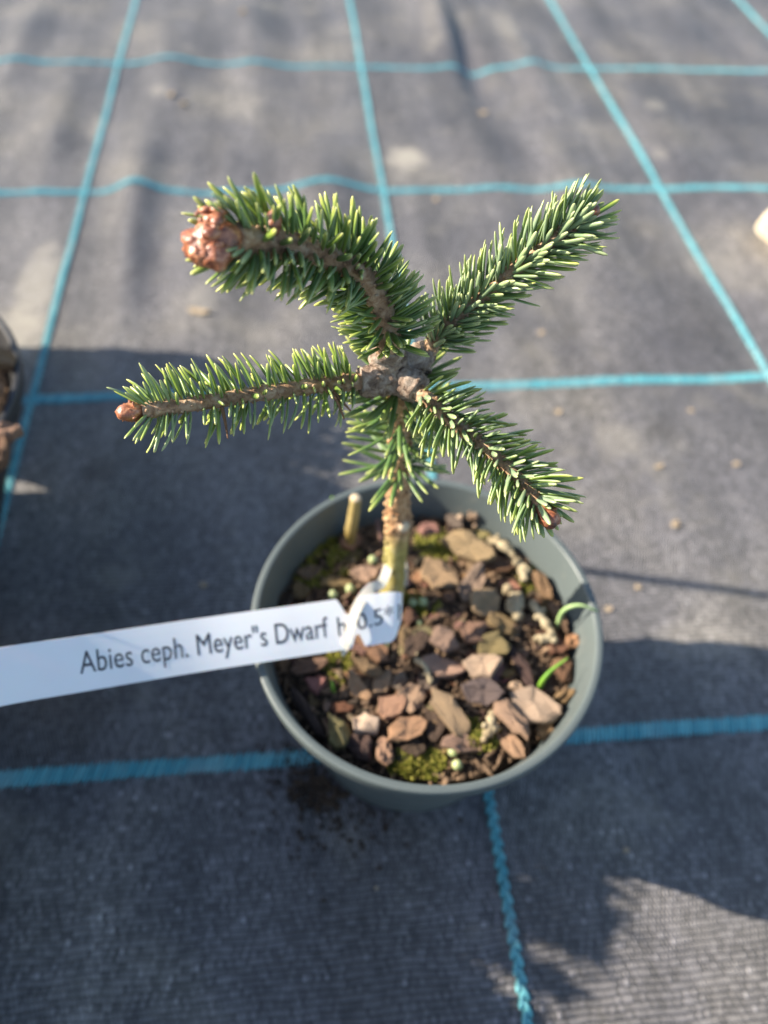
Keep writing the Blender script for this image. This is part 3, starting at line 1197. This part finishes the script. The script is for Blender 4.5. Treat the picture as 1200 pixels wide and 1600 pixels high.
BIG = [
    (730, 868, 88, 50, -32, TAN, 'large wedge-shaped tan bark chip right of the trunk', .012, 20),
    (687, 906, 66, 52, -35, TAN, 'broad flat tan bark chip between trunk and wedge-shaped chip', .008, 14),
    (738, 922, 74, 36, 62, MAUVE, 'narrow mauve bark chip standing on edge below the wedge-shaped chip', .010, 15),
    (754, 950, 52, 46, 60, PINK, 'rounded pinkish bark chip leaning on the narrow mauve chip', .010, 14),
    (568, 903, 46, 36, -10, PINK, 'pinkish bark chip beside the label strap loop', .004, 14),
    (691, 1048, 62, 34, -10, PINK, 'pinkish oval bark chip next to a pale rounded chip', .006, 14),
    (752, 1047, 58, 40, 12, PALE, 'pale pink rounded bark chip above a dark grey-brown chip', .008, 18),
    (752, 1087, 64, 40, 0, GREY, 'dark grey-brown oval bark chip under the pale pink chip', .006, 18),
    (670, 1070, 38, 34, 20, GREY, 'small dark grey bark chip in the middle of the mulch', .003, 12),
    (612, 1113, 50, 44, 20, TAN, 'squarish tan bark chip touching a pinkish grey chip', .008, 12),
    (641, 1097, 48, 46, 40, PINK, 'pinkish grey bark chip propped behind the squarish tan chip', .006, 12),
    (634, 1147, 66, 42, 18, ORANGE, 'orange-tan oval bark chip above the bright moss tuft', .010, 14),
    (700, 1120, 86, 46, -55, TAN, 'long brown bark chip overlapping a dark purple chip', .012, 14),
    (678, 1137, 62, 44, -75, DARK, 'dark purple-brown bark chip half under the long brown chip', .003, 12),
    (600, 1181, 42, 32, -80, PINK, 'upright pink-tan bark chip beside the bright moss tuft', .008, 14),
    (568, 1137, 50, 38, 15, CREAM, 'cream-white knobbly bark chip near the front rim', .006, 20),
    (792, 1128, 78, 42, -50, PINK, 'pink-tan bark chip leaning against the largest pale chip', .012, 16),
    (829, 1113, 82, 56, -25, PALE, 'largest pale grey-pink bark chip by the right front rim', .010, 20),
    (805, 1080, 28, 24, 0, PALE, 'little pale round chip at the corner of the largest pale chip', .006, 14),
    (737, 998, 50, 44, 30, BROWN, 'blocky brown bark chip below the mauve chips', .006, 18),
    (769, 1017, 62, 38, 15, OLIVE, 'olive-stained bark chip above the pale pink chip', .006, 16),
    (812, 1050, 92, 26, -62, DARK, 'long dark curved bark strip next to the green grass blade', .008, 12),
    (781, 981, 52, 36, -20, OLIVE, 'olive-brown flat bark chip below the pale root', .004, 10),
    (650, 1010, 46, 36, 60, DARK, 'dark purple bark chip below the label end', .005, 12),
    (690, 1006, 52, 40, -20, MAUVE, 'greyish mauve bark chip right of the dark purple one', .006, 12),
    (583, 1019, 62, 32, -42, BROWN, 'brown bark sliver just below the label strip', .006, 12),
    (573, 1046, 56, 28, -35, BROWN, 'slim brown bark chip below the brown sliver', .004, 10),
    (482, 1122, 104, 16, -50, DARK, 'long dark bark strip lying along the left pot wall', .010, 12),
    (559, 1077, 62, 30, -50, TAN, 'slanting tan bark chip left of the squarish tan chip', .004, 12),
    (597, 1072, 46, 24, 55, TAN, 'narrow tan bark chip slanting up to the right', .005, 10),
    (718, 1168, 62, 30, -5, MAUVE, 'flat mauve-tan bark chip above the green pellets', .005, 12),
    (797, 1170, 58, 28, -50, PINK, 'slim pink-tan chip lying along the front rim', .006, 12),
    (880, 1050, 50, 30, 80, RED, 'reddish-brown bark chip under the green grass blade', .003, 12),
    (890, 1013, 32, 22, 20, ORANGE, 'bright peach chip touching the right pot wall', .012, 14),
    (775, 885, 62, 34, -25, RED, 'dark reddish bark chip right of the wedge-shaped chip', .004, 14),
    (486, 848, 58, 20, 28, MAUVE, 'slim mauve-brown chip in the shaded back left of the pot', .006, 12),
    (460, 876, 38, 30, -20, MAUVE, 'mauve-brown chip against the shaded left wall', .006, 12),
    (525, 917, 50, 22, 5, OLIVE, 'greenish brown chip above the white label', .003, 10),
    (484, 1048, 64, 26, 12, BROWN, 'brown chip under the lower edge of the label', .005, 12),
    (563, 1171, 52, 40, -40, DARK, 'dark purple chip by the front left rim', .004, 14),
    (527, 1150, 62, 36, -75, OLIVE, 'yellowish fibrous bark piece by the front left rim', .006, 18),
    (875, 1097, 36, 18, 30, OLIVE, 'olive-yellow stick end by the right wall', .008, 14),
    (848, 1147, 32, 28, 40, ORANGE, 'orange-tan chip at the tip of the largest pale chip', .006, 14),
    (709, 824, 42, 24, -55, GREY, 'grey bark sliver behind the wedge-shaped chip', .008, 10),
    (587, 808, 62, 14, -6, MAUVE, 'thin mauve sliver in the shade behind the trunk', .004, 8),
    (846, 922, 58, 24, -60, BROWN, 'brown bark chip along the right wall by the pale grass', .006, 12),
    (858, 1006, 54, 38, -40, RED, 'dark red-brown chip by the right pot wall', .002, 14),
    (592, 838, 50, 10, -75, MAUVE, 'thin greyish stick leaning beside the yellow stem stub', .010, 8),
    (868, 968, 60, 18, -65, BROWN, 'slender brown chip under the pale grass blade', .006, 10),
]
for x, y, L, W, a, col, lb, lf, T in BIG:
    chip('bark_chip', x, y, L * 1.13, W * 1.13, a, [c * 1.2 for c in col], lb, None, T, lf + .003)

gr = random.Random(21)
small_cols = [(TAN, 'small tan bark chip among the mulch in the pot', 'small tan bark chips'), (BROWN, 'small brown bark chip among the mulch in the pot', 'small brown bark chips'),
              (DARK, 'small dark bark chip among the mulch in the pot', 'small dark bark chips'), (PINK, 'small pinkish bark chip among the mulch in the pot', 'small pinkish bark chips'),
              (RED, 'small reddish bark chip among the mulch in the pot', 'small reddish bark chips')]
cnt = 0
while cnt < 250:
    a, q = gr.uniform(0, 6.283), SOIL_R * .93 * math.sqrt(gr.random())
    X, Y = POT[0] + q * math.cos(a), POT[1] + q * math.sin(a)
    x, y = proj(Vector((X, Y, SOIL_Z)) * U)
    mossy = (x < 600 and y < 930)
    if mossy and gr.random() < .55:
        continue
    L = gr.choice((gr.uniform(14, 26), gr.uniform(20, 44)))
    col, lb, gp = gr.choice(small_cols)
    chip('bark_chip', x, y, L, L * gr.choice((.18, .3, .5, .7, .85)) * gr.uniform(.85, 1.1), gr.uniform(0, 180), [c * gr.uniform(.75, 1.15) for c in col], lb, gp, None, .003, (gr.uniform(-25, 25), gr.uniform(-22, 22)), 0.0, None, gr)
    cnt += 1


# ------------------------------------------------------------------ moss, pellets, roots, grass and stub in the pot
def soil_at(x, y):
    p = P(x, y, SOIL_Z)
    return P(x, y, soil_z(p.x / U, p.y / U))


def moss(label, cx, cy_, rx, ry, n, seed, h=(.002, .005)):
    g = random.Random(seed)
    mb_ = MB()
    for _ in range(n):
        a, q = g.uniform(0, 6.283), math.sqrt(g.random())
        if nz((cx + rx * q * math.cos(a), cy_ + ry * q * math.sin(a), 0), .05, seed) < -.12:
            continue
        p = soil_at(cx + rx * q * math.cos(a), cy_ + ry * q * math.sin(a))
        if math.hypot(p.x / U - POT[0], p.y / U - POT[1]) > SOIL_R * .97:
            continue
        hh = g.uniform(*h) * (1 - .5 * q)
        d = Vector((g.gauss(0, .5), g.gauss(0, .5), 1)).normalized()
        w = g.uniform(.0003, .0006)
        s_ = d.orthogonal().normalized() * w
        t_ = d.cross(s_)
        e_ = p + d * hh
        c0, c1 = (0, 0, g.random(), 1), (1, 0, g.random(), 1)
        c1 = (1, 0, c0[2], 1)
        b_ = p - d * .001
        mid = p + d * hh * .55
        mb_.add([b_ + s_ * .6, b_ - s_ * .3 + t_ * .5, b_ - s_ * .3 - t_ * .5, mid + s_ * 1.3, mid - s_ * .65 + t_ * 1.1, mid - s_ * .65 - t_ * 1.1, e_],
                [(0, 1, 4, 3), (1, 2, 5, 4), (2, 0, 3, 5), (3, 4, 6), (4, 5, 6), (5, 3, 6)], [c0, c0, c0, (.55, 0, c0[2], 1), (.55, 0, c0[2], 1), (.55, 0, c0[2], 1), c1])
    o = mb_.build('moss_patch', M['moss'], None, False, soil_at(cx, cy_))
    tag(o, label, 'moss', None, 'stuff')


moss('olive moss carpet in the shaded back left of the pot', 495, 858, 62, 60, 2600, 1)
moss('bright yellow-green moss tuft at the front rim of the pot', 650, 1196, 46, 26, 1500, 2, (.003, .006))
moss('thin moss behind the wedge-shaped bark chip', 690, 850, 45, 30, 800, 3)
moss('moss around the foot of the trunk', 655, 950, 34, 28, 800, 4)
moss('dark green moss below the white label', 520, 1040, 26, 34, 900, 5)
moss('sparse moss between the front bark chips', 745, 1150, 40, 26, 600, 6)
moss('small moss spot near the pale root', 820, 910, 26, 24, 400, 7)

for x, y, lb in ((707, 1178, 'pale green pellet beside a second pellet near front rim moss'), (713, 1199, 'pale green pellet lowest at the front rim moss'),
                 (644, 948, 'pale green pellet touching the label end'), (660, 946, 'pale yellow-green pellet right of the label end pellet'),
                 (547, 925, 'pale green pellet above the label beside the strap'), (520, 934, 'cream pellet peeping over the label edge'),
                 (582, 880, 'cream pellet left of the trunk foot'), (613, 797 + 2, 'white grain in the shade behind the trunk'), (654, 977, 'tiny white grain in the moss under the label end')):
    p = soil_at(x, y)
    s_ = .0020 if 'tiny' not in lb and 'white' not in lb else .0013
    mb = MB()
    lump(mb, p + Vector((0, 0, s_ * 1.2)), (s_, s_ * .95, s_ * 1.08), None, .10, 1.5, x, (0, 0, 0, 1), ICO2)
    tag(mb.build('fertilizer_pellet', M['pellet'], None, True, p), lb, 'pellet')


def knobbly(name, label, cat, pts, s0, mat, seed, parts=1):
    g = random.Random(seed)
    mb_ = MB()
    pts = [soil_at(x, y) + Vector((0, 0, z)) for x, y, z in pts]
    pp = catmull(pts, 26)
    tube(mb_, pp, [s0 * (1 + .45 * nz(q, 420, seed)) for q in pp], 9, .3, 600, None, seed)
    for k in range(9):
        q = pp[g.randrange(26)]
        s_ = s0 * g.uniform(.4, 1.0)
        lump(mb_, q + np.array([g.gauss(0, s0 * .7), g.gauss(0, s0 * .7), g.gauss(0, s0 * .3)]), (s_, s_, s_ * 1.2), None, .3, 1.5, k, (0, 0, 0, 1), ICO2)
    tag(mb_.build(name, mat, None, True, pts[0]), label, cat)


knobbly('dry_root', 'pale cream knobbly root right of the wedge-shaped chip', 'root', [(805, 885, .004), (812, 900, .005), (818, 916, .004)], .0019, M['root'], 1)
knobbly('dry_root', 'lower cream root clump above the olive-brown chip', 'root', [(800, 938, .003), (806, 955, .005), (796, 965, .003)], .0024, M['root'], 2)
knobbly('dry_root', 'bent pale root by the right pot wall', 'root', [(828, 950, .004), (840, 975, .006), (858, 1002, .005), (838, 1008, .004)], .0017, M['root'], 3)
knobbly('dry_root', 'small cream root piece behind the reddish chip', 'root', [(770, 852, .003), (785, 862, .004), (795, 868, .003)], .0020, M['root'], 4)
knobbly('dry_root', 'thin pale stick beside the dark grey-brown chip', 'root', [(648, 1038, .004), (662, 1052, .006), (672, 1075, .004)], .0011, M['root'], 5)
knobbly('dry_root', 'yellowish knobbly root among the front chips', 'root', [(767, 1120, .003), (764, 1140, .005), (758, 1155, .003)], .0016, M['root'], 6)
# dried fungus clump: folded lobes
mb = MB()
gg = random.Random(9)
fp = soil_at(735, 822)
for k in range(22):
    a = gg.uniform(0, 6.28)
    q = fp + Vector((gg.gauss(0, .0042), gg.gauss(0, .0022), .003 + gg.uniform(0, .006)))
    s_ = gg.uniform(.0012, .0023)
    lump(mb, q, (s_ * .8, s_ * .8, s_ * gg.uniform(1.2, 2.6)), rot_to((gg.gauss(0, .3), gg.gauss(-.2, .3), 1)), .3, 1.6, k, (0, 0, 0, 1), ICO2)
tag(mb.build('dry_fungus', M['fungus'], None, True, fp), 'folded tan dried fungus clump against the back pot wall', 'fungus')

# cut yellow stem stub
p0 = soil_at(545, 850)
pth = catmull([p0 - Vector((0, 0, .004)), P(548, 830, .375), P(553, 800, .42), P(556, 778, .448)], 14)
mb = MB()
tube(mb, pth, np.linspace(.0025, .0022, 14), 14, .16, 300, None, 4)
st = mb.build('stem_stub', M['stub'], None, True, p0)
tag(st, 'yellow cut stem stub standing by the back left wall', 'stem')
mb = MB()
d_ = pth[-1] - pth[-2]
d_ /= np.linalg.norm(d_)
tube(mb, [pth[-1] - d_ * .0004, pth[-1] + d_ * .0006], [.0024, .0019], 14, .15, 500)
mb.build('cut_end', M['wood'], st, True, p0)


def blade(label, pts, w, mat, name='grass_blade'):
    q = catmull([Vector(p) for p in pts], 18)
    T, N, B = frames(q)
    v, f = [], []
    for i in range(18):
        k_ = i / 17
        ww = w * (1 - .75 * k_ ** 2) * (.7 + .3 * min(1, k_ * 6))
        s_ = np.cross(T[i], VIEW)
        s_ /= np.linalg.norm(s_)
        nn = np.cross(T[i], s_)
        v += [q[i] - s_ * ww + nn * ww * .25, q[i] - nn * ww * .18, q[i] + s_ * ww + nn * ww * .25, q[i] + nn * ww * .12]
    for i in range(17):
        for k in range(4):
            f.append((i * 4 + k, i * 4 + (k + 1) % 4, (i + 1) * 4 + (k + 1) % 4, (i + 1) * 4 + k))
    f += [(3, 2, 1, 0), (68, 69, 70, 71)]
    mb_ = MB()
    mb_.add(v, f)
    o = mb_.build(name, mat, None, True, pts[0])
    tag(o, label, 'grass')
    return o


blade('bright green grass blade arching over the right mulch', [soil_at(842, 1082), P(848, 1065, .362), P(862, 1048, .378), P(888, 1028, .392)], .0012, M['grass'])
blade('pale green grass blade bending out over the right rim', [soil_at(870, 985), P(880, 956, .385), P(905, 946, .408), P(935, 955, .402)], .0011, M['palegrass'])
blade('taller green seedling blade by the shaded back wall', [soil_at(516, 822), P(516, 805, .37), P(519, 775, .41)], .0011, M['grass'])
blade('shorter green seedling blade by the shaded back wall', [soil_at(519, 824), P(516, 812, .36), P(511, 792, .385)], .0011, M['grass'])
blade('tiny green sprout below the label', [soil_at(521, 1085), P(520, 1075, .36), P(518, 1062, .372)], .0009, M['grass'])

# ------------------------------------------------------------------ neighbouring pots along the left side
def bushy(name, label, c, z0, rx, rz, shoots, seed, nn=36):
    """low bushy conifer: many short needled shoots from one short stem"""
    g = random.Random(seed)
    base = Vector((c[0], c[1], .33)) * U
    root_ = empty(name, base)
    tag(root_, label, 'plant')
    mbs, mbn = MB(), MB()
    top = Vector((c[0], c[1], z0 - rz * .5)) * U
    tube(mbs, catmull([base, (base + top) / 2 + Vector((.003, 0, 0)), top], 10), np.linspace(.005, .004, 10), 10, .2, 300)
    for k in range(shoots):
        a = k * 2.39996
        zc = 1 - 1.55 * (k + .5) / shoots
        rr_ = math.sqrt(max(0, 1 - zc * zc))
        d = Vector((math.cos(a) * rr_, math.sin(a) * rr_, zc))
        e_ = Vector((c[0] + d.x * rx, c[1] + d.y * rx, z0 + d.z * rz)) * U
        e_ *= 1.0
        s_ = top + (e_ - top) * .35
        pp = catmull([top, s_ + Vector((0, 0, .004)), e_], 10)
        tube(mbs, pp, np.linspace(.0022, .0014, 10), 6)
        for (mt, p, L, W, bend, rnd) in shoot_needles(pp, nn, g, .0105, .0024, .25, 1.0, lambda t: .0015, (45, 70), None, 0, .1):
            v_ = needle_verts(L, W, bend * .5) @ mt.T + p
            c_ = NT_C.copy()
            c_[:, 2] = rnd
            mbn.add(v_, NT_F, c_)
    mbs.build('stem', M['twig'], root_, True, base)
    mbn.build('needles', M['needle'], root_, True, base, 'stuff')


NB = [(-.992, .905), (-1.07, .455), (-1.05, .0), (-1.27, 1.38), (-1.0, -.60)]
NBL = [('black nursery pot heaped with soil at the edge of the fabric square', 'dark soil heaped in the black pot with the thin sapling'),
       ('black nursery pot holding the taller bushy conifer', 'dark soil under the taller bushy conifer'),
       ('black nursery pot holding the wide bushy conifer', 'dark soil under the wide bushy conifer'),
       ('black nursery pot holding the low bushy conifer', 'dark soil under the low bushy conifer'),
       ('black nursery pot holding the round bushy conifer', 'dark soil under the round bushy conifer')]
for k, c in enumerate(NB):
    pt = make_pot('plant_pot', c[0], c[1], M['blackpot'], *((.338, .46, 64, .46) if k == 0 else (.2718, .40, 64)))
    tag(pt, NBL[k][0], 'pot')
    make_soil(c, NBL[k][1], .438 if k == 0 else .35, .315 if k == 0 else .255, 30 + k, 500 if k == 0 else 150, .03 if k == 0 else 0.0)
bushy('bushy_conifer', 'taller bushy conifer in a black pot left of the fir', NB[1], .60, .335, .22, 180, 1)
bushy('bushy_conifer', 'wide bushy conifer in the black pot nearest the label end', NB[2], .60, .28, .22, 170, 2)
bushy('bushy_conifer', 'low bushy conifer in the black pot behind the sapling pot', NB[3], .50, .24, .15, 70, 3)
bushy('bushy_conifer', 'round bushy conifer in the black pot farthest from the sapling pot', NB[4], .64, .30, .25, 110, 4)
# thin sapling in the first black pot
sb = Vector((NB[0][0] - .02, NB[0][1] + .18, .44)) * U
sap = empty('thin_sapling', sb)
tag(sap, 'thin bare sapling stem in the soil-heaped black pot', 'plant')
mb = MB()
tube(mb, catmull([sb, sb + Vector((.002, 0, .08)), sb + Vector((.0, 0, .17)), sb + Vector((-.002, 0, .24))], 24), np.linspace(.0028, .0018, 24), 10, .15, 300)
mb.build('stem', M['twig'], sap, True, sb)
for k, (x, y, L, W, a, col) in enumerate(((-2, 680, 44, 30, 30, PINK), (-8, 712, 34, 24, 60, BROWN), (-4, 562, 30, 18, 10, TAN), (-50, 620, 60, 34, 20, TAN))):
    o = chip('bark_chip', x, y, L, W, a, col, ['pinkish bark chip at the rim of the soil-heaped black pot', 'small brown bark chip below the pinkish one on the black pot', 'tan bark chip at the far rim of the soil-heaped black pot', 'tan bark chip in the middle of the soil-heaped black pot'][k], None, 14)
    p = P(x, y, .468)
    o.location = p

# ------------------------------------------------------------------ odds and ends lying on the cloth
def ground_pt(x, y):
    p = P(x, y, 0)
    a_, b_ = to_grid(p)
    z = gz(a_, b_)
    p = P(x, y, z / U)
    return p


# cream stone cut by the right edge of the picture
sp_ = ground_pt(1224, 378)
mb = MB()
v, f = ICO3
v = v.copy()
for i in range(len(v)):
    q = v[i]
    q = q * (1 + .22 * nz(q, 1.1, 3) + .06 * nz(q, 3.0, 5))
    for pn in ((-.82, .40, .42), (-.82, -.40, -.42), (.1, -.8, .6), (.2, .3, .93)):     # broken faces
        pn = np.array(pn) / np.linalg.norm(pn)
        q = q - pn * max(0.0, q.dot(pn) - .60)
    v[i] = q * np.array([.125, .11, .14]) * U
mb.add(v + np.array(sp_) + np.array([0.0, 0, .085 * U]), f)
tag(mb.build('cream_stone', M['stone'], None, True, sp_), 'pale cream wedge-shaped stone beside the turquoise grid corner', 'stone')

dg = random.Random(33)
DEB = [(312, 487, 50, 14, -4, 'tan twig piece lying behind the left branch', 'twig'), (755, 177, 16, 12, 0, 'tan crumb beside a fold in the far cloth', 'crumb'),
       (1056, 820, 20, 15, 10, 'tan crumb on the sunlit cloth right of the pot', 'crumb'), (1030, 729, 20, 12, 20, 'flat tan crumb beyond the right rim', 'crumb'),
       (288, 163, 16, 12, 0, 'orange-tan crumb beside two pale ones on far cloth', 'crumb'), (267, 148, 14, 12, 0, 'pale crumb on the far cloth', 'crumb'),
       (380, 20, 13, 12, 0, 'white grain on the far cloth', 'crumb'), (997, 918, 17, 12, 0, 'tan crumb near the dark shadow line', 'crumb'),
       (950, 952, 15, 11, 0, 'small tan crumb next to the pot rim', 'crumb'), (978, 1328, 12, 10, 0, 'tan crumb at the tip of the sunlit patch', 'crumb'),
       (588, 1388, 8, 7, 0, 'tiny orange crumb on the shaded cloth', 'crumb'), (681, 312, 12, 9, 0, 'pale crumb on a far grid thread', 'crumb'),
       (318, 915, 14, 12, 0, 'whitish grain on the shaded cloth left of the pot', 'crumb'), (1150, 726, 14, 12, 0, 'white grain on the right sunlit cloth', 'crumb'),
       (1080, 642, 14, 12, 0, 'pale grain near the right grid thread', 'crumb'), (872, 644, 13, 11, 0, 'tan grain between branch tips and grid thread', 'crumb'),
       (845, 520, 13, 10, 0, 'tan grain below the upper right branch', 'crumb')]
for x, y, L, W, a, lb, cat in DEB:
    p = ground_pt(x, y)
    k = depth(p) / FPX
    me_ = CHIPS[dg.randrange(26)].copy()
    me_.materials.clear()
    me_.materials.append(M['debris'])
    o = bpy.data.objects.new('dry_twig' if cat == 'twig' else 'debris_crumb', me_)
    C.objects.link(o)
    o.scale = (L * k * .8, W * k * .9, W * k * .35)
    o.rotation_euler = (0, 0, math.radians(a))
    o.location = p + Vector((0, 0, W * k * .1))
    tag(o, lb, cat)

# spilled peat by the foot of the pot
mb = MB()
g = random.Random(8)
for _ in range(420):
    k = g.random()
    if k < .45:
        x, y = g.gauss(500, 24), g.gauss(1240, 22)
    elif k < .75:
        x, y = g.gauss(462, 26), g.gauss(1190, 24)
    else:
        x, y = g.gauss(520, 60), g.gauss(1290, 40)
    p = ground_pt(x, y)
    s_ = g.uniform(.0004, .0013) * (1.4 if k < .45 else 1)
    lump(mb, p + Vector((0, 0, s_ * .4)), (s_, s_ * g.uniform(.6, 1), s_ * .7), rot_to((g.gauss(0, 1), g.gauss(0, 1), 1)), .35, 1.4, k * 90, (0, 0, 0, 1), ICO1)
tag(mb.build('spilled_peat', M['soil'], None, False, ground_pt(495, 1235)), 'spilled dark peat crumbs on the cloth by the front left foot of the pot', 'soil', None, 'stuff')
